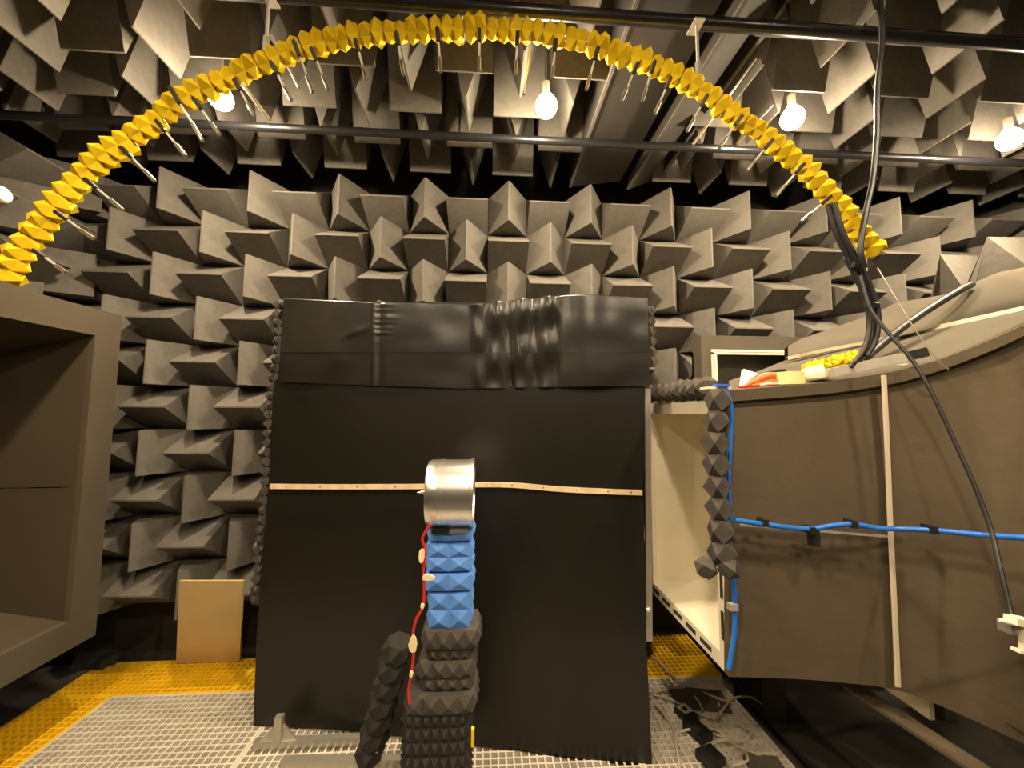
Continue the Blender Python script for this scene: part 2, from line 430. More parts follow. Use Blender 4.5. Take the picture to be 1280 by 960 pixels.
# ------------------------------------------------------------------ black screen
PA, PB = Vector((-1.24, 2.33, 0)), Vector((.81, 2.0, 0))
pn = Vector((-(PB-PA).y, (PB-PA).x, 0)).normalized()      # points away from the camera (+Y)
if pn.y < 0: pn = -pn
def onp(px, py, off=0): return at_plane(px, py, PA + pn*off, pn)
scr = thing('black_screen', 'tall free-standing screen stretched with black plastic in the middle of the room', 'screen', ((PA+PB)/2))
def lerp(a, b, t): return a + (b-a)*t
def piece(v, tab):
    for (a, x), (b, y) in zip(tab, tab[1:]):
        if v <= b: return x + (y-x)*(v-a)/(b-a)
    return tab[-1][1]
nz = __import__('mathutils').noise
def sheet(left, right, top, bot, nx, nyy, disp, m, name, thick=.006):
    rows = []
    for j in range(nyy+1):
        v = j/nyy; row = []
        for i in range(nx+1):
            u = i/nx
            py = lerp(piece(u, top), piece(u, bot), v)
            px = lerp(piece(py, left), piece(py, right), u)
            p = onp(px, py); row.append(p - pn*disp(px, py, u, v))
        rows.append(row)
    o = MB().grid(rows).build(name, m, scr, smooth=False, fix=False)
    o.data.polygons.foreach_set('use_smooth', [True]*len(o.data.polygons))
    return o
def d_low(px, py, u, v):
    h = .010 + .022*math.exp(-((px-725)/70)**2)*(1-.4*v) + .008*nz.noise(Vector((px/90, py/160, 0)))
    h += .006*math.exp(-((px-600)/25)**2)
    return h
sheet([(470,344),(608,337),(800,322),(910,318)], [(470,806),(610,803),(800,807),(960,815)],
      [(0,478),(1,484)], [(0,905),(.3,912),(.58,930),(1,957)], 90, 60, d_low, MATTE, 'lower_sheet')
def gauss(x, c, w): return math.exp(-((x-c)/w)**2)
def d_up(px, py, u, v):
    h = .022 + .045*gauss(px, 738, 46) + .004*nz.noise(Vector((px/40, py/30, 3)))
    h += .010*gauss(px, 470, 3) - .006*gauss(px, 476, 5)
    for c_, w_, a_ in ((598, 6, .012), (620, 9, .02), (636, 4, -.016), (652, 7, .018), (668, 5, -.012), (684, 8, .020), (694, 4, -.012)):
        cc = c_ + (py-420)*.05*sin(c_) ; h += a_*gauss(px, cc, w_)*(1-.5*v)*(1+.5*sin(py*.12+c_))
    if 470 < px < 520 and py < 430: h += .0035*nz.noise(Vector((px/30, py/5, 2)))*gauss(px, 480, 14)
    if 400 < px < 468: h += .005*gauss(py - .35*(470-px), 408, 5)*gauss(px, 452, 22)
    h += .007*nz.noise(Vector((px/5, py/26, 7)))*gauss(px, 650, 42)*(1 if py < 445 else .4)
    h += 0                                # cut of the taped lower hem
    if v < .02: h -= .012
    return h
TOPL = [(0,373),(.24,378),(.45,380),(.53,381),(.64,375),(.7,373),(.78,371.5),(1,373)]
sheet([(373,358),(480,350)], [(373,808),(484,811)], TOPL, [(0,441),(1,442)], 220, 50, d_up, PLASTIC, 'upper_sheet')
sheet([(373,358),(480,350)], [(373,808),(484,811)], [(0,441),(1,442)], [(0,478),(.5,486),(1,483)], 220, 20, lambda a, b, u, v: d_up(a, b, u, .5) - .002, HEM, 'hem_sheet')
# core board behind the sheets, frame posts and edges
def prism(pts_px, off0, off1, name, m, parent):
    a = [onp(*p, off0) for p in pts_px]; b = [onp(*p, off1) for p in pts_px]; n = len(a)
    return MB().add(a+b, [tuple(range(n)), tuple(range(n, 2*n))[::-1]] + [(i, (i+1) % n, n+(i+1) % n, n+i) for i in range(n)]).build(name, m, parent)
prism([(359,378),(807,377),(804,484),(802,610),(806,800),(813,952),(600,930),(322,902),(326,800),(340,608),(348,480)], .004, .09, 'core_board', DARK, scr)
# grey pyramid foam on both side edges
for side in (0, 1):
    pts = [(352,376),(350,440),(343,486),(336,600),(328,690),(322,760)] if side == 0 else [(811,384),(813,430),(815,470)]
    P = smooth_path([onp(*p, .05) for p in pts], 12)
    tot = sum((P[k+1]-P[k]).length for k in range(len(P)-1)); pit = .055; n = int(tot/pit)
    var = [foam_tube(ngon(5, .030 if side == 0 else .022), .024 if side == 0 else .018, 2, pit).mesh('edge_foam', MIDF) for _ in range(3)]
    cu = [0]
    for k in range(1, len(P)): cu.append(cu[-1]+(P[k]-P[k-1]).length)
    def al(s):
        for k in range(1, len(P)):
            if cu[k] >= s: return P[k-1].lerp(P[k], (s-cu[k-1])/(cu[k]-cu[k-1]))
        return P[-1]
    for k in range(0, n-1, 2):
        a, b = al(k*pit), al((k+2)*pit); inst('edge_foam', var[(k//2) % 3], place_x(a, b-a, random.uniform(0, 1)), scr)
# slim aluminium post at the right edge
MB().beam(onp(809,486,.05), onp(811,800,.05), .03, .03).build('frame_post', ALUD, scr)
MB().tube([onp(808,762,-.005), onp(812,762,-.005)], .012, 12).build('knob', STEEL, scr)
# feet
for (a, b) in (((318,930),(462,924)), ((352,953),(560,951))):
    p, q = at_z(*a, .022), at_z(*b, .022)
    MB().beam(p, q, .035, .04).build('foot_profile', ALUD, scr)
p = at_z(348, 926, .04); MB().box((p.x-.018, p.y-.018, .04), (p.x+.018, p.y+.018, .16)).build('foot_post', ALUD, scr)
MB().add([(p.x-.09, p.y, .042), (p.x+.09, p.y, .042), (p.x, p.y, .14), (p.x-.09, p.y+.01, .042), (p.x+.09, p.y+.01, .042), (p.x, p.y+.01, .14)],
         [(0,1,2), (5,4,3), (0,3,4,1), (1,4,5,2), (2,5,3,0)]).build('gusset', ALUD, scr)

# wooden measuring strip across the screen
st = [(337,608),(400,608.5),(470,608.5),(540,608),(592,606),(640,606.5),(700,611.5),(760,614.5),(803,616)]
P = smooth_path([onp(*p, -.040) for p in st], 6)
mb = MB(); hh = .0135; V = []
for p in P:
    V += [p+Vector((0,0,-hh)), p+Vector((0,0,hh)), p+Vector((0,0,hh))+pn*.005, p+Vector((0,0,-hh))+pn*.005]
Fc = []
for k in range(len(P)-1):
    for e in range(4): Fc.append((k*4+e, k*4+(e+1) % 4, k*4+4+(e+1) % 4, k*4+4+e))
Fc += [(0,1,2,3), tuple(len(V)-4+e for e in range(4))]
rl = thing('measuring_strip', 'thin pale wooden strip fixed level across the black screen', 'ruler', P[0])
MB().add(V, Fc).build('strip', WOOD, rl)
for k in range(2, len(P)-1, 4):
    MB().tube([P[k]-pn*.001, P[k]+pn*.001], .004, 8).build('pin', SLOT, rl)

# ------------------------------------------------------------------ aluminium ring (duct) with nose cone
RC = Vector((-.16, 1.75, 1.354)); RX0, RX1, RR = -.258, -.062, .142
ring = thing('metal_duct_ring', 'shiny aluminium duct ring with pointed nose on top of the foam covered stand', 'duct', RC)
w = RX1-RX0
MB().lathe([(RX0-RC.x, .128), (RX0-RC.x, .136), (RX0-RC.x+.012, .141), (RX0-RC.x+.048, .1425), (RX0-RC.x+.049, .1415), (RX0-RC.x+.052, .1415), (RX0-RC.x+.053, .1435),
            (RX0-RC.x+.066, .1435), (RX0-RC.x+.067, .142), (RX1-RC.x-.016, .142), (RX1-RC.x-.015, .1455), (RX1-RC.x, .1455), (RX1-RC.x, .131), (RX1-RC.x-.01, .128)],
           RC, 'X', 80, closed=True).build('duct', ALU, ring, smooth=True)
MB().lathe([(RX0-RC.x-.052, .0008), (RX0-RC.x-.03, .0075), (RX0-RC.x+.01, .017), (RX0-RC.x+.05, .022), (RX0-RC.x+.16, .022), (RX0-RC.x+.165, .001)], RC, 'X', 32).build('nose_cone', ALU, ring, smooth=True)
for k in range(5):
    t = 2*pi*k/5 + .3
    p0 = RC + Vector((-.02, cos(t)*.02, sin(t)*.02)); p1 = RC + Vector((.0, cos(t)*.129, sin(t)*.129))
    MB().beam(p0, p1, .03, .004, up=(1, 0, .6)).build('blade', DARK, ring)
for px in (545, 549):
    pp = at_y(px, 621, 1.612); MB().tube([pp, pp+Vector((0, .01, 0))], .0035, 8).build('screw', STEEL, ring)
MB().beam((-.235, 1.70, 1.205), (-.165, 1.70, 1.205), .03, .022).build('base_clip', GLOSSBLACK, ring)
MB().beam((-.16, 1.70, 1.205), (-.085, 1.70, 1.205), .03, .016).build('base_plate', ALUD, ring)

# ------------------------------------------------------------------ foam covered stand
SX, SY = -.161, 1.78
stand = thing('foam_covered_stand', 'upright stand wrapped in blue pyramid foam above and charcoal foam below', 'stand', (SX, SY, 0))
MB().box((SX-.03, SY-.03, 0), (SX+.03, SY+.03, 1.2)).build('post', ALUD, stand)
def zof(py, Y=1.70): return at_y(562, py, Y).z
def stack(y_top, y_bot, x_l, x_r, nper, rows, m, name, peak, dx=None):
    zt, zb = zof(y_top), zof(y_bot); pc = at_y((x_l+x_r)/2, (y_top+y_bot)/2, 1.70)
    half = (at_y(x_r, (y_top+y_bot)/2, 1.70).x - at_y(x_l, (y_top+y_bot)/2, 1.70).x)/2 - peak*.55
    pit = (zt-zb)/rows
    me = foam_tube(squ(half*.8, half, nper), peak, rows, pit).mesh(name, m)
    # local X up, local Y towards the camera, local Z sideways
    mm = frame_m((0,0,1), (0,-1,0), (1,0,0), (pc.x, SY, zb))
    return inst(name, me, mm, stand)
for a in ((656,677,532,593,2,1), (680,715,530,592,2,2), (718,739,528,593,2,1), (742,787,532,591,2,2)): stack(*a, BLUE, 'blue_foam', .015)
for a in ((787,810,526,601,4,1), (811,827,531,591,4,1), (827,846,521,595,4,1), (847,863,524,592,4,1), (864,886,505,597,4,1)): stack(*a, MIDF, 'charcoal_foam', .016)
zb = zof(885); half = .128
n = 9
me = foam_tube(squ(.1, half, 7), .020, n, zb/n - .001).mesh('egg_crate_foam', DARK)
inst('egg_crate_foam', me, frame_m((0,0,1), (0,-1,0), (1,0,0), (at_y(545, 920, 1.7).x, SY, .005)), stand)
p = at_y(591, 920, 1.66); MB().beam(p+Vector((0,0,.03)), p-Vector((0,0,.035)), .012, .02).build('yellow_marker', YELLOW, stand)
# leaning strut
a, b = at_y(500, 800, 1.74), at_z(462, 950, .055); b.y = 1.86; b = at_y(460, 948, 1.86)
strut = thing('leaning_strut', 'slanted strut wrapped in charcoal foam leaning towards the foam covered stand', 'strut', b)
MB().tube([b.lerp(a, .95), Vector((b.x-.01, b.y, 0.0))], .015, 8).build('bar', ALUD, strut)
d = a-b; n = 7; pit = d.length/n
for k in range(n):
    me = foam_tube(ngon(6, .052), .022, 1, pit*.98).mesh('charcoal_foam', DARK)
    inst('charcoal_foam', me, place_x(b + d*(k/n), d, k*.5), strut)

# red cable with tape
rc = thing('red_cable', 'red cable running down the left side of the foam covered stand, taped on', 'cable', at_y(530, 660, 1.66))
cable('cable', [at_y(*p, 1.62) for p in ((538,655),(530,668),(528,676),(532,688),(529,715),(530,735),(529,757),(520,775),(516,795),(517,815),(515,838),(511,862),(512,880))], .0055, RED, rc)
for (x, y, sx, sz) in ((527,696,.022,.05), (535,722,.045,.02), (516,806,.026,.055), (514,843,.012,.02), (528,758,.012,.018)):
    p = at_y(x, y, 1.608); V = []
    nn = 8
    for k in range(nn):
        t = 2*pi*k/nn; rr = random.uniform(.75, 1.15); V.append(p + Vector((cos(t)*sx*.6*rr, -.003, sin(t)*sz*.6*rr)))
    V2 = [v + Vector((0, .012, 0)) for v in V]
    MB().add(V+V2, [tuple(range(nn)), tuple(range(nn, 2*nn))[::-1]] + [(k, (k+1) % nn, nn+(k+1) % nn, nn+k) for k in range(nn)]).build('masking_tape', TAPE, rc)

# ------------------------------------------------------------------ collector on the left
CX = -2.22; cy1 = 2.45; zt, zb_ = 2.275, .43; fw = .15
cb = thing('wind_tunnel_collector', 'huge brown square collector mouth filling the left side', 'wind tunnel', (CX, 1.3, zb_))
cy0 = .2; dep = .75
MB().box((CX-.10, cy1-fw, zb_+fw), (CX, cy1, zt-fw)).build('side_frame', COLL, cb)
MB().box((CX-.10, cy0, zt-fw+.0), (CX, cy1, zt)).build('top_frame', COLL, cb)
MB().box((CX-.10, cy0, zb_), (CX, cy1, zb_+fw)).build('bottom_frame', COLL, cb)
MB().box((CX-.10, cy0-fw, zb_), (CX, cy0, zt)).build('near_frame', COLL, cb)
# funnel lining, narrowing inwards
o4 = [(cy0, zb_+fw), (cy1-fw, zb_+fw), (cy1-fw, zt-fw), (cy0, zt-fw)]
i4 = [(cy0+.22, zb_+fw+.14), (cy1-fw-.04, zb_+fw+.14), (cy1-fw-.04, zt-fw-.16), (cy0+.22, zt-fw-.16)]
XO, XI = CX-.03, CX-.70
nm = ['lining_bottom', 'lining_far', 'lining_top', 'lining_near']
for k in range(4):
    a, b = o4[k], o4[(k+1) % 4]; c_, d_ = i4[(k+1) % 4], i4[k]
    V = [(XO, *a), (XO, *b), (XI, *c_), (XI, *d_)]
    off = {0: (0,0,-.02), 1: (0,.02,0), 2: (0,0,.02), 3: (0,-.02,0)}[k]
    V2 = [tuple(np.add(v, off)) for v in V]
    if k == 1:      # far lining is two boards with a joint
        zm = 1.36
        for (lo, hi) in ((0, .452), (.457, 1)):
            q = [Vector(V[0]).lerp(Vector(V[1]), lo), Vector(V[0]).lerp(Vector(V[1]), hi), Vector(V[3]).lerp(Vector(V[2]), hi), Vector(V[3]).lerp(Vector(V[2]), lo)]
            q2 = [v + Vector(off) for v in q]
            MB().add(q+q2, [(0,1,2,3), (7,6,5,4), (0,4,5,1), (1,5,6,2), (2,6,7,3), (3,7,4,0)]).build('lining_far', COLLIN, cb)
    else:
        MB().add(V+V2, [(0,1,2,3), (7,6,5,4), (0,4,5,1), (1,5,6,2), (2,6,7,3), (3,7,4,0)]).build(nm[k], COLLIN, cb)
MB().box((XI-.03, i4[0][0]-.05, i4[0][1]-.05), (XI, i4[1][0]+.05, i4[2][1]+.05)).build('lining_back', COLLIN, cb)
for y in (cy1-.1, 1.0):
    MB().box((CX-.6, y-.05, 0), (CX-.5, y+.05, zb_+.02)).build('leg', SOOT, cb)

# plywood board and foam scrap
q = [at_y(220,829,2.895), at_y(299,829,2.895), at_y(304,726,2.53), at_y(224,726,2.53)]
zz = min(q[0].z, q[1].z); q2 = [v+Vector((0,.015,0)) for v in q]
for v in (q[0], q[1], q2[0], q2[1]): v.z = .001
tag(MB().add(q+q2, [(0,1,2,3), (7,6,5,4), (0,4,5,1), (1,5,6,2), (2,6,7,3), (3,7,4,0)]).build('plywood_board', PLY),
    'pale plywood board standing on the yellow grating against the back wall', 'board')
p = at_z(128, 831, .0)
V = []; random.seed(9)
for (dx, dy) in ((-.08,-.03),(.03,-.06),(.08,.0),(.07,.06),(-.01,.07),(-.08,.05)): V.append((p.x+dx, p.y+dy, .002))
V2 = [(v[0]*.999+.02*k/6, v[1]+.01, .03+.02*(k % 3)) for k, v in enumerate(V)]
tag(MB().add(V+V2, [tuple(range(6)), tuple(range(6, 12))[::-1]] + [(k, (k+1) % 6, 6+(k+1) % 6, 6+k) for k in range(6)]).build('foam_scrap', DARK),
    'ragged dark foam scrap lying on the yellow grating below the collector', 'foam')
# round white device at the left edge
p = at_y(-2, 243, 1.9)
sn = thing('round_device', 'small round white device at the far left edge beside the foam wedges', 'device', p)
MB().lathe([(-.02, .001), (-.02, .028), (-.014, .036), (.02, .038), (.03, .03), (.03, .001)], p, 'X', 24).build('shell', WHITE, sn, smooth=True)
MB().tube([p, p+Vector((-.12, .02, .0)), p+Vector((-.16, .02, .5))], .008, 8).build('bracket', RAIL, sn)

# ------------------------------------------------------------------ nozzle on the right
NX = .955; yn, yf = 1.54, 2.27; nb, ntp = .685, 1.765
nozzle = thing('wind_tunnel_nozzle', 'large wind tunnel nozzle with cream opening and brown felt covered side', 'wind tunnel', (NX+.5, 1.9, 0))
cols = [(911,489,846,1.525),(950,486,847,1.52),(1000,482,849,1.51),(1050,477,853,1.49),(1115,467,861,1.455),(1160,455,876,1.41),(1200,441,893,1.36),(1240,425,911,1.30),(1280,407,930,1.235),(1340,378,960,1.13),(1420,335,1000,.98)]
def side_face(cs, off=0, y_shift=0):
    rows = []
    N = 14
    for j in range(N+1):
        rows.append([at_y(x, lerp(t, b, j/N), Y - .012*sin(pi*j/N)) for (x, t, b, Y) in cs])
    return rows
def fine(cs, k=5):
    out = []
    pts = smooth_path([Vector((c[0], c[1], c[2])) for c in cs], k); ysx = smooth_path([Vector((c[0], c[3], 0)) for c in cs], k)
    return [(p.x, p.y, p.z, q.y) for p, q in zip(pts, ysx)]
fc = fine(cols)
left = [c for c in fc if c[0] <= 1113]; right = [left[-1]] + [c for c in fc if c[0] > left[-1][0]]
def panel(cs, name):
    rows = side_face(cs); back = [[p + Vector((0, .03, 0)) for p in r] for r in rows]
    mb = MB().grid(rows); mb.grid([r[::-1] for r in back])
    # close the rim
    top = [rows[0], back[0]]; bot = [back[-1], rows[-1]]; mb.grid(top); mb.grid(bot)
    mb.grid([[r[0] for r in back], [r[0] for r in rows]]); mb.grid([[r[-1] for r in rows], [r[-1] for r in back]])
    o = mb.build(name, FELT, nozzle, fix=False)
    o.data.polygons.foreach_set('use_smooth', [True]*len(o.data.polygons))
    o.data.set_sharp_from_angle(angle=.7)
    return o
panel(left, 'felt_side'); panel(right, 'felt_side')
# rolled felt hem along the upper edge
hem = [at_y(c[0], c[1]+5, c[3]-.012) for c in fc]
o = MB(); V = []
for c in fc:
    a = at_y(c[0], c[1]-2, c[3]-.004); b = at_y(c[0], c[1]-1, c[3]-.02); d_ = at_y(c[0], c[1]+13, c[3]-.02); e = at_y(c[0], c[1]+15, c[3]-.002)
    V.append([a, b, d_, e])
MB().grid(V).build('felt_hem', FELT, nozzle, fix=False)
# pale seam strip
sc_ = [(1104.5,469),(1109,560),(1113,660),(1118,760),(1122.5,858)]
P = smooth_path([at_y(x, y, 1.425) for x, y in sc_], 5); V = []
hw = .0115
for p in P: V.append([p+Vector((-hw, 0, 0)), p+Vector((-hw*.5, -.006, 0)), p+Vector((hw*.5, -.006, 0)), p+Vector((hw, 0.02, 0))])
MB().grid(V).build('seam_strip', SEAM, nozzle, fix=False)
# flange: four members in the plane x = NX
fwid = .06; xa, xb = NX-.012, NX+.012
def flange(y0, y1, z0, z1, name='flange'): return MB().box((xa, y0, z0), (xb, y1, z1)).build(name, WHITE, nozzle)
fb = flange(yn, yf, nb, nb+fwid); ft = flange(yn, yf, ntp-fwid, ntp)
fn = flange(yn, yn+fwid, nb+fwid, ntp-fwid); ff = flange(yf-.03, yf, nb+fwid, ntp-fwid)
for k in range(5):
    y0 = yn+.12+k*.125; MB().box((xa-.003, y0, nb+.022), (xa+.002, y0+.085, nb+.040)).build('slot', SLOT, fb)
for k in range(5):
    z0 = nb+.12+k*.16; MB().box((xa-.003, yn+.024, z0), (xa+.002, yn+.040, z0+.11)).build('slot', SLOT, fn)
# cream lining of the contraction, widening away from the mouth
o4 = [(yn+fwid, nb+fwid), (yf-.03, nb+fwid), (yf-.03, ntp-fwid), (yn+fwid, ntp-fwid)]
i4 = [(yn+.02, nb-.1), (yf+.05, nb+.055), (yf+.05, ntp+.1), (yn+.02, ntp+.1)]
xi = NX+.75
V = [(NX, *p) for p in o4] + [(xi, *p) for p in i4]
for k, nme in enumerate(('lining_bottom', 'lining_far', 'lining_top', 'lining_near')):
    a, b = k, (k+1) % 4
    MB().add([V[a], V[b], V[4+b], V[4+a]], [(0,1,2,3)]).build(nme, LINER, nozzle, fix=False)
MB().box((xi, yn-.05, nb-.15), (xi+.02, yf+.2, ntp+.15)).build('lining_back', LINER, nozzle)
# underside, far side
bot = [at_y(c[0], c[2], c[3]+.03) for c in fc]
MB().grid([bot, [Vector((p.x, 2.35, p.z)) for p in bot]]).build('underside', FELT, nozzle, fix=False)
MB().box((NX+.01, 2.34, nb-.02), (3.2, 2.38, 1.85)).build('far_side', FELT, nozzle)
# sloping top deck up to the cream ledge, then the two big felt swells behind it
dk0 = [at_y(c[0], c[1]-1, c[3]+.0) for c in fc]
def on_line(tab, x):
    return piece(x, tab)
ledge = [(911,476),(950,463),(985,449),(1040,437),(1080,430),(1125,420),(1180,409),(1230,398),(1280,387),(1340,372),(1420,350)]
dk1 = [at_y(c[0], on_line(ledge, c[0]), c[3]+.42) for c in fc]
MB().grid([dk0, [a.lerp(b, .5)+Vector((0,0,-.004)) for a, b in zip(dk0, dk1)], dk1]).build('top_deck', FELT2, nozzle, fix=False)
lg = [(at_y(c[0], on_line(ledge, c[0])+1.5, c[3]+.41), at_y(c[0], on_line(ledge, c[0])-4.5, c[3]+.41)) for c in fc if c[0] >= 1115]
lgt = [[a for a, b in lg], [b for a, b in lg], [b+Vector((0,.02,0)) for a, b in lg]]
MB().grid(lgt).build('cream_ledge', WHITE, nozzle, fix=False)
lg = [(at_y(x, y+1, 1.86), at_y(x, y-3, 1.86)) for x, y in ((985,449),(1040,437),(1082,429),(1116,421.5))]
MB().grid([[a for a, b in lg], [b for a, b in lg], [b+Vector((0,.02,0)) for a, b in lg]]).build('cream_ledge', WHITE, nozzle, fix=False)
def swell(low, high, y0, y1, name, bulge, xs_):
    rows = []
    for j in range(9):
        t = j/8; rows.append([at_y(x, lerp(piece(x, low), piece(x, high), t), y0 + (y1-y0)*(t**1.6)) for x in xs_])
    bk = [p + Vector((0, .03, -.01)) for p in rows[-1]]
    rows.append(bk); rows.append([p + Vector((0, .02, -.3)) for p in bk])
    o = MB().grid(rows).build(name, FELT2, nozzle, fix=False); o.data.polygons.foreach_set('use_smooth', [True]*len(o.data.polygons))
xs_ = [1120+k*10 for k in range(22)]
swell([(1120,421),(1180,406),(1280,383),(1420,346)], [(1120,416),(1160,387),(1205,359),(1245,341),(1280,334),(1420,300)], 1.80, 2.05, 'felt_swell', .1, xs_)
xs_ = [985+k*8 for k in range(29)]
swell([(985,447),(1040,434),(1120,419),(1215,400)], [(985,433),(1000,424),(1075,398),(1099,389),(1122,378),(1182,368),(1215,362)], 1.9, 2.2, 'felt_swell', .1, xs_)
# dark sling below and support
MB().beam(at_y(1060,855,1.62), at_y(1260,985,1.25), .08, .012).build('felt_strap', FELT, nozzle)
for x, y in ((1.6, 2.2), (2.6, 2.2), (2.6, 1.5)): MB().box((x-.04, y-.04, 0), (x+.04, y+.04, .62)).build('leg', SOOT, nozzle)

# loose prisms on top at the far right
def solid(pts, fs, name, m, label, cat, group=None):
    return tag(MB().add(pts, fs).build(name, m), label, cat, group)
def block(ap, edge_b, edge_t, rt, back, lab):
    # an upright foam prism: apex edge, dark left flank, lit right flank
    P = [at_y(*p) for p in (ap, edge_b, edge_t, rt, back)]
    Q = [p + Vector((.10, .16, 0)) for p in P]
    for v in Q: v.z = P[1].z
    return solid(P + [Vector((p.x+.02, p.y+.1, P[1].z-.05)) for p in P], [(0,1,2), (0,3,1) , (0,2,7,5), (0,5,8,3), (1,6,7,2), (1,3,8,6), (5,7,6), (5,6,8)], 'foam_wedge_block', FOAM, lab, 'foam wedge', 'foam wedges behind the nozzle')
block((1175,318,2.40), (1205,362,2.36), (1166,376,2.55), (1224,320,2.52), (1200,320,2.6), 'smaller grey foam wedge rising behind the felt swell of the nozzle top')
block((1234,296,2.26), (1292,338,2.18), (1207,366,2.40), (1330,297,2.40), (1280,300,2.6), 'larger grey foam wedge rising behind the felt swell at the right edge')

# white framed box behind the nozzle top
bx = thing('framed_box', 'grey box with cream frame around a dark opening behind the nozzle top', 'box', at_y(930, 480, 2.36))
Yb = 2.42
A = at_y(876,419,Yb); B = at_y(1010,424,Yb); zb2 = at_y(880,500,Yb).z
zi = at_y(888,437,Yb).z; xi0 = at_y(889,450,Yb).x
MB().box((A.x, Yb, zi), (B.x, Yb+.12, A.z)).build('top_board', FELT2, bx)
MB().box((A.x, Yb, zb2), (xi0, Yb+.12, zi)).build('side_board', FELT2, bx)
MB().box((B.x-.02, Yb, zb2), (B.x, Yb+.12, zi)).build('side_board', FELT2, bx)
MB().box((A.x, Yb+.10, zb2), (B.x, Yb+.12, zi)).build('back_board', SOOT, bx)
fm = bx
MB().box((xi0, Yb-.012, zi-.03), (B.x-.02, Yb+.01, zi-.018)).build('cream_frame', WHITE, bx)
MB().box((xi0, Yb-.012, zi-.014), (B.x-.02, Yb+.01, zi)).build('cream_frame', WHITE, bx)
MB().box((xi0, Yb-.012, zb2), (xi0+.014, Yb+.01, zi-.014)).build('cream_frame', WHITE, bx)
MB().box((xi0+.018, Yb-.012, zb2), (xi0+.032, Yb+.01, zi-.03)).build('cream_frame', WHITE, bx)

# charcoal foam strips on the flange
def foam_strip(pts, Ys, r, pk, pit, label, m, name='foam_strip', sides=4, roll0=.0):
    P = smooth_path([at_y(x, y, Y) for (x, y), Y in zip(pts, Ys)], 10)
    t = thing(name, label, 'foam', P[0])
    cu = [0]
    for k in range(1, len(P)): cu.append(cu[-1]+(P[k]-P[k-1]).length)
    def al(s):
        for k in range(1, len(P)):
            if cu[k] >= s: return P[k-1].lerp(P[k], (s-cu[k-1])/(cu[k]-cu[k-1]))
        return P[-1]
    n = int(cu[-1]/pit)
    for k in range(n):
        me = foam_tube(ngon(sides, r*random.uniform(.9, 1.1)), pk, 1, pit).mesh('foam_block', m)
        a, b = al(k*pit), al((k+1)*pit); inst('foam_block', me, place_x(a, b-a, roll0 + random.uniform(-.25, .25)), t)
    return t
foam_strip([(898,487),(894,560),(899,640),(903,712)], [1.47, 1.475, 1.475, 1.47], .034, .030, .083, 'charcoal pyramid foam strip running down the near edge of the nozzle mouth', MIDF, roll0=pi/4)
foam_strip([(878,700),(888,722)], [1.46, 1.46], .03, .025, .06, 'loose charcoal foam piece at the lower left end of the nozzle edge strip', MIDF)
foam_strip([(909,700),(916,726)], [1.44, 1.44], .03, .025, .06, 'loose charcoal foam piece at the lower right end of the nozzle edge strip', MIDF)
foam_strip([(808,492),(832,491),(858,488),(893,484)], [2.16, 2.0, 1.8, 1.56], .042, .028, .072, 'charcoal pyramid foam strip along the top edge of the nozzle mouth', MIDF)

# blue hose along the nozzle
bh = thing('blue_hose', 'bright blue hose running sideways across the brown felt nozzle side', 'hose', at_y(918, 650, 1.46))
hy = lambda x: piece(x, [(918,1.46),(1000,1.455),(1115,1.40),(1200,1.30),(1280,1.17),(1320,1.08)]) - .015
hp = [(918,650),(945,654),(975,658),(1012,661),(1040,657),(1066,655),(1095,660),(1120,661),(1150,662),(1190,665),(1230,669),(1290,673)]
cable('hose', [at_y(x, y, hy(x)) for x, y in hp], .0095, BLUEC, bh, 10)
for x, y in ((955,653),(1014,663),(1066,655),(1165,662)):
    p = at_y(x, y, hy(x)-.002); MB().box((p.x-.009, p.y-.014, p.z-.013), (p.x+.009, p.y+.03, p.z+.013)).build('clip', GLOSSBLACK, bh)
p = at_y(1017, 672, 1.44); MB().box((p.x-.013, p.y-.015, p.z-.03), (p.x+.013, p.y+.015, p.z+.03)).build('hanging_clip', GLOSSBLACK, bh)
tag(MB().beam(at_y(925,656,1.48), at_y(1115,671,1.43), .006, .008).build('thin_rod', STEEL), 'thin steel rod lying just under the blue hose on the felt', 'rod')
bv = thing('blue_cable', 'blue cable hanging down beside the near edge of the nozzle mouth', 'cable', at_y(912, 500, 1.47))
cable('upper_run', [at_y(x, y, 1.485) for x, y in ((908,486),(914,510),(913,550),(911,600),(913,650))], .008, BLUEC, bv)
cable('lower_run', [at_y(x, y, 1.485) for x, y in ((910,650),(914,700),(918,740),(918,790),(914,818),(911,836))], .009, BLUEC, bv)
for y in (756, 760): 
    p = at_y(917, y, 1.483); MB().box((p.x-.02, p.y-.012, p.z-.006), (p.x+.012, p.y+.012, p.z+.006)).build('clip', STEEL, bv)

# ------------------------------------------------------------------ things lying on the nozzle top
p = at_y(999, 480, 1.50)
tr = thing('tape_roll', 'pale yellow roll of tape lying flat on the nozzle top', 'tape', p)
tr_r = .056; th = .052
MB().lathe([(0,.038),(0,tr_r),(th,tr_r),(th,.038)], (p.x, p.y+.055, p.z), 'Z', 40, closed=True).build('tape', TAPEROLL, tr, smooth=True)
MB().lathe([(.0,.035),(0,.0378),(th,.0378),(th,.035)], (p.x, p.y+.055, p.z), 'Z', 32, closed=True).build('core', CARD, tr, smooth=True)
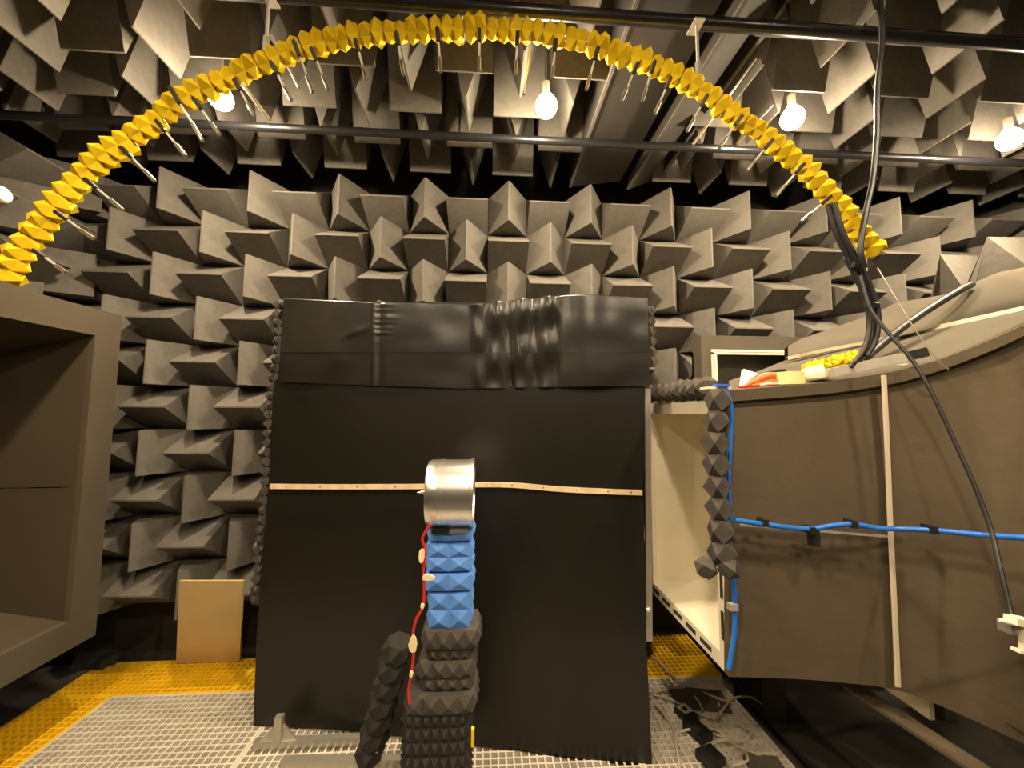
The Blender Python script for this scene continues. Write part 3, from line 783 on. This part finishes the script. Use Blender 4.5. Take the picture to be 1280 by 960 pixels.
# orange tool with black handles
to = thing('orange_tool', 'orange and black hand tool lying left of the tape roll on the nozzle top', 'tool', at_y(955, 483, 1.54))
cable('handle', [at_y(x, y, 1.56) for x, y in ((935,481),(945,474),(958,469),(972,467),(985,467))], [.006]*24+[.011]*0+[.006] , ORANGE, to) if False else None
MB().tube(smooth_path([at_y(x, y, 1.56) for x, y in ((930,483),(942,477),(955,471),(968,469),(981,468))], 4), [.005+.010*sin(pi*k/16) for k in range(17)], 8).build('handle', ORANGE, to, smooth=True)
MB().tube(smooth_path([at_y(x, y, 1.55) for x, y in ((940,482),(955,479),(968,477),(980,474))], 4), [.004+.006*sin(pi*k/12) for k in range(13)], 8).build('handle', ORANGE, to, smooth=True)
MB().tube(smooth_path([at_y(x, y, 1.58) for x, y in ((938,477),(950,469),(966,464),(981,463))], 4), .008, 8).build('grip', GLOSSBLACK, to, smooth=True)
MB().tube(smooth_path([at_y(x, y, 1.54) for x, y in ((950,482),(960,480),(972,480),(983,481))], 4), .006, 8).build('jaw', STEEL, to, smooth=True)
MB().beam(at_y(925,484.5,1.53), at_y(990,483,1.53), .02, .005).build('spine', RED, to)
# clear bag
V = [at_y(924,482,1.62), at_y(952,470,1.60), at_y(930,461,1.66), at_y(927,463,1.66), at_y(940,481,1.58), at_y(946,466,1.68)]
tag(MB().add(V, [(0,1,2), (0,2,3), (0,4,1), (1,5,2), (0,3,5), (0,5,4), (1,4,5), (2,5,3)]).build('plastic_bag', SOFTW), 'crumpled clear plastic bag behind the orange tool', 'bag')
# blue tape on a cream plate at the corner
tag(MB().box(tuple(at_y(885,486,1.50)), tuple(at_y(914,483.5,1.50)+Vector((0,.06,0)))).build('cream_plate', WHITE), 'small cream plate on the corner of the nozzle mouth', 'plate')
o = MB(); a_ = at_y(896,482,1.495); b_ = at_y(911,482,1.495)
o.box((a_.x, a_.y-.01, a_.z-.004), (b_.x, b_.y+.03, b_.z+.006)); tag(o.build('blue_tape', BLUET), 'scrap of blue tape on the small cream corner plate', 'tape')
# yellow foam lying on the deck
foam_strip([(1008,463),(1030,457),(1052,451),(1074,446)], [1.66, 1.67, 1.68, 1.69], .026, .020, .036, 'spare strip of yellow pyramid foam lying on the nozzle top', YELLOW, 'yellow_foam_strip', 5)
# cream fabric scrap
V = [at_y(1010,474,1.58), at_y(1036,470,1.58), at_y(1028,455,1.62), at_y(1008,459,1.62)]; V2 = [v+Vector((0,.03,-.01)) for v in V]
tag(MB().add(V+V2, [(0,1,2,3), (7,6,5,4), (0,4,5,1), (1,5,6,2), (2,6,7,3), (3,7,4,0)]).build('folded_sheet', TAPE), 'folded cream sheet between the tape roll and the yellow foam strip', 'sheet')
# aluminium bar with black end
ab = thing('aluminium_bar', 'long square aluminium bar with black end on the nozzle top', 'bar', at_y(1045, 469, 1.5))
q0, q1, q2_ = at_y(1036,466,1.49), at_y(1128,447,1.435), at_y(1155,440.5,1.41)
MB().beam(q0, q1, .05, .034).build('bar', BARM, ab); MB().beam(q1+(q1-q0)*.001, q2_, .052, .036).build('end_cap', GLOSSBLACK, ab)
MB().beam(at_y(1014,470,1.52), at_y(1037,467.5,1.52), .05, .02).build('bar_end', WHITE, ab)

# ------------------------------------------------------------------ cables at the right end of the arc
ca = thing('black_power_cable', 'thick black cable hanging from the ceiling past the right side of the arc', 'cable', at_y(1100, 0, 1.43))
cable('cable', [at_y(x, y, Y) for x, y, Y in ((1099,-60,1.42),(1100,0,1.42),(1103,50,1.42),(1097,110,1.42),(1096,170,1.42),(1091,225,1.42),(1083,262,1.42),(1077,295,1.42),(1076,318,1.42),(1081,335,1.43))], .0105, GLOSSBLACK, ca)
cb2 = thing('cable_bundle', 'bundle of black conduits dropping from the arc end to the nozzle top', 'cable', at_y(1065, 330, 1.45))
main = [(1036,255),(1046,290),(1062,322),(1077,350),(1088,380),(1091,405),(1086,430),(1076,446),(1066,457)]
cable('conduit', [at_y(x, y, 1.47) for x, y in main], .0135, GLOSSBLACK, cb2, 10)
cable('conduit', [at_y(x+7, y-1, 1.45) for x, y in main[:-1]], .010, GLOSSBLACK, cb2, 10)
cable('conduit', [at_y(x-4, y+2, 1.455) for x, y in main[2:]], .010, GLOSSBLACK, cb2, 10)
for x, y in ((1072,332),(1090,381)):
    p = at_y(x, y, 1.44); MB().tube([p+Vector((-.022,0,.004)), p+Vector((.022,0,-.004))], .013, 10).build('cable_tie', RAIL, cb2)
ch = thing('black_hose', 'fat black hose lying in the fold between the felt swells behind the nozzle', 'hose', at_y(1095, 440, 1.7))
cable('hose', [at_y(x, y, Y) for x, y, Y in ((1083,446,1.60),(1100,432,1.66),(1130,408,1.72),(1165,384,1.80),(1200,363,1.90),(1214,356,1.98))], .018, GLOSSBLACK, ch, 10)
ct = thing('thin_black_cable', 'thin black cable sagging in front of the nozzle side from the arc end', 'cable', at_y(1080, 360, 1.3))
cable('cable', [at_y(x, y, Y) for x, y, Y in ((1076,345,1.42),(1088,385,1.38),(1112,418,1.33),(1140,450,1.28),(1163,488,1.24),(1190,545,1.20),(1215,600,1.16),(1238,660,1.12),(1250,710,1.08),(1262,760,1.05),(1264,772,1.04))], .0062, GLOSSBLACK, ct)
cg = thing('grey_stay_cord', 'thin grey cord stretched from the arc end down to the nozzle top', 'cord', at_y(1097, 335, 1.45))
cable('cord', [at_y(x, y, Y) for x, y, Y in ((1097,335,1.46),(1118,370,1.42),(1146,415,1.38),(1172,450,1.35),(1186,462,1.34))], .0024, ALUD, cg)
# white fitting at the right edge
fp = at_y(1268, 779, 1.0)
wf = thing('white_pipe_fitting', 'white pipe fitting with nozzle tip at the right edge in front of the felt', 'fitting', fp)
MB().tube([at_y(1249,775.5,1.0), at_y(1253,776,1.0), at_y(1257,777,1.0), at_y(1264,778.5,1.0)], [.003,.005,.008,.007], 12).build('tip', WHITE, wf, smooth=True)
MB().beam(at_y(1263,774.5,1.0), at_y(1285,778,1.0), .03, .018).build('body', WHITE, wf)
MB().box(tuple(at_y(1265,794,1.0)), tuple(at_y(1280,780,1.0)+Vector((0,.03,0)))).build('lower_body', ALUD, wf)
MB().beam(at_y(1278,778,1.0), at_y(1279,812,1.0), .012, .012).build('stem', WHITE, wf)
MB().beam(at_y(1269,812,1.0), at_y(1290,818,1.0), .02, .008).build('foot_plate', WHITE, wf)
MB().tube([at_y(1284,780,1.0), at_y(1330,790,1.05), at_y(1350,800,1.3)], .008, 8).build('arm', ALUD, wf)

# ------------------------------------------------------------------ clutter on the right floor
pw = thing('power_adapter', 'black power adapter lying on the grey grating right of the screen', 'adapter', at_z(868, 912, 0))
def fbox(px, py, sx, sy, sz, ang, name, m, parent, z=0):
    p = at_z(px, py, z); c_, s_ = cos(ang), sin(ang); V = []
    for zz in (z, z+sz):
        for (a, b) in ((-1,-1), (1,-1), (1,1), (-1,1)):
            x, y = a*sx/2, b*sy/2; V.append((p.x+x*c_-y*s_, p.y+x*s_+y*c_, zz))
    return MB().add(V, [(0,3,2,1), (4,5,6,7), (0,1,5,4), (1,2,6,5), (2,3,7,6), (3,0,4,7)]).build(name, m, parent)
fbox(872, 918, .085, .12, .04, .35, 'case', GLOSSBLACK, pw, .001); fbox(870, 912, .04, .04, .01, .35, 'socket', DARK, pw, .042)
pl_ = thing('power_plug_block', 'small black block with a pale label on top on the grey grating', 'socket', at_z(855, 893, 0))
fbox(858, 896, .08, .10, .03, .35, 'block', GLOSSBLACK, pl_, .001); fbox(856, 886, .062, .062, .003, .35, 'pale_label', WHITE, pl_, .032); fbox(856, 886, .026, .026, .002, .35, 'mark', SLOT, pl_, .036)
fbox(888, 952, .10, .09, .04, .3, 'case', GLOSSBLACK, thing('black_case', 'black case at the bottom edge below the power adapter', 'case', at_z(880, 945, 0)), .001)
mp = thing('grey_metal_plate', 'flat dark grey metal box among pale cables on the grating', 'plate', at_z(875, 878, 0))
fbox(874, 876, .30, .16, .02, -.2, 'cover', FELT, mp, .001)
fbox(955, 958, .16, .07, .025, -.15, 'plate', FELT2, thing('beige_plate', 'beige flat plate at the bottom edge right of the black case', 'plate', at_z(950, 953, 0)), .001)
ptsl = [
 ([(818,866),(840,860),(868,862),(895,872),(920,882),(945,905)], 'pale cable curving over the top of the dark metal plate'),
 ([(815,820),(835,838),(855,858)], 'pale cord lying diagonally across the yellow grating on the right'),
 ([(815,868),(840,875),(865,888),(893,898),(900,890),(898,878)], 'pale cable loop in front of the dark metal plate'),
 ([(866,868),(874,878),(879,888)], 'short pale cord lying on the dark metal plate'),
 ([(898,898),(905,885),(920,872),(940,872),(955,882)], 'pale cable bending to the right near the nozzle foot'),
 ([(850,915),(862,912),(885,915),(905,922),(925,928),(938,915),(920,905)], 'pale cable looping right of the power adapter'),
 ([(880,908),(900,915),(915,930),(940,940),(960,950)], 'pale cable running to the bottom right corner'),
 ([(818,880),(832,895),(842,912),(846,935),(850,962)], 'pale cable running down left of the power adapter'),
 ([(890,930),(905,925),(925,935),(935,950),(915,958)], 'pale cable coil at the bottom right of the grating')]
for pts, lab in ptsl:
    t = thing('floor_cable', lab, 'cable', at_z(*pts[0], 0), 'pale cables on the right floor')
    hh_ = [.008 + .022*(k % 2) for k in range(len(pts))]
    cable('cable', [at_z(x, y, h) for (x, y), h in zip(pts, hh_)], .006, WHITEC, t)
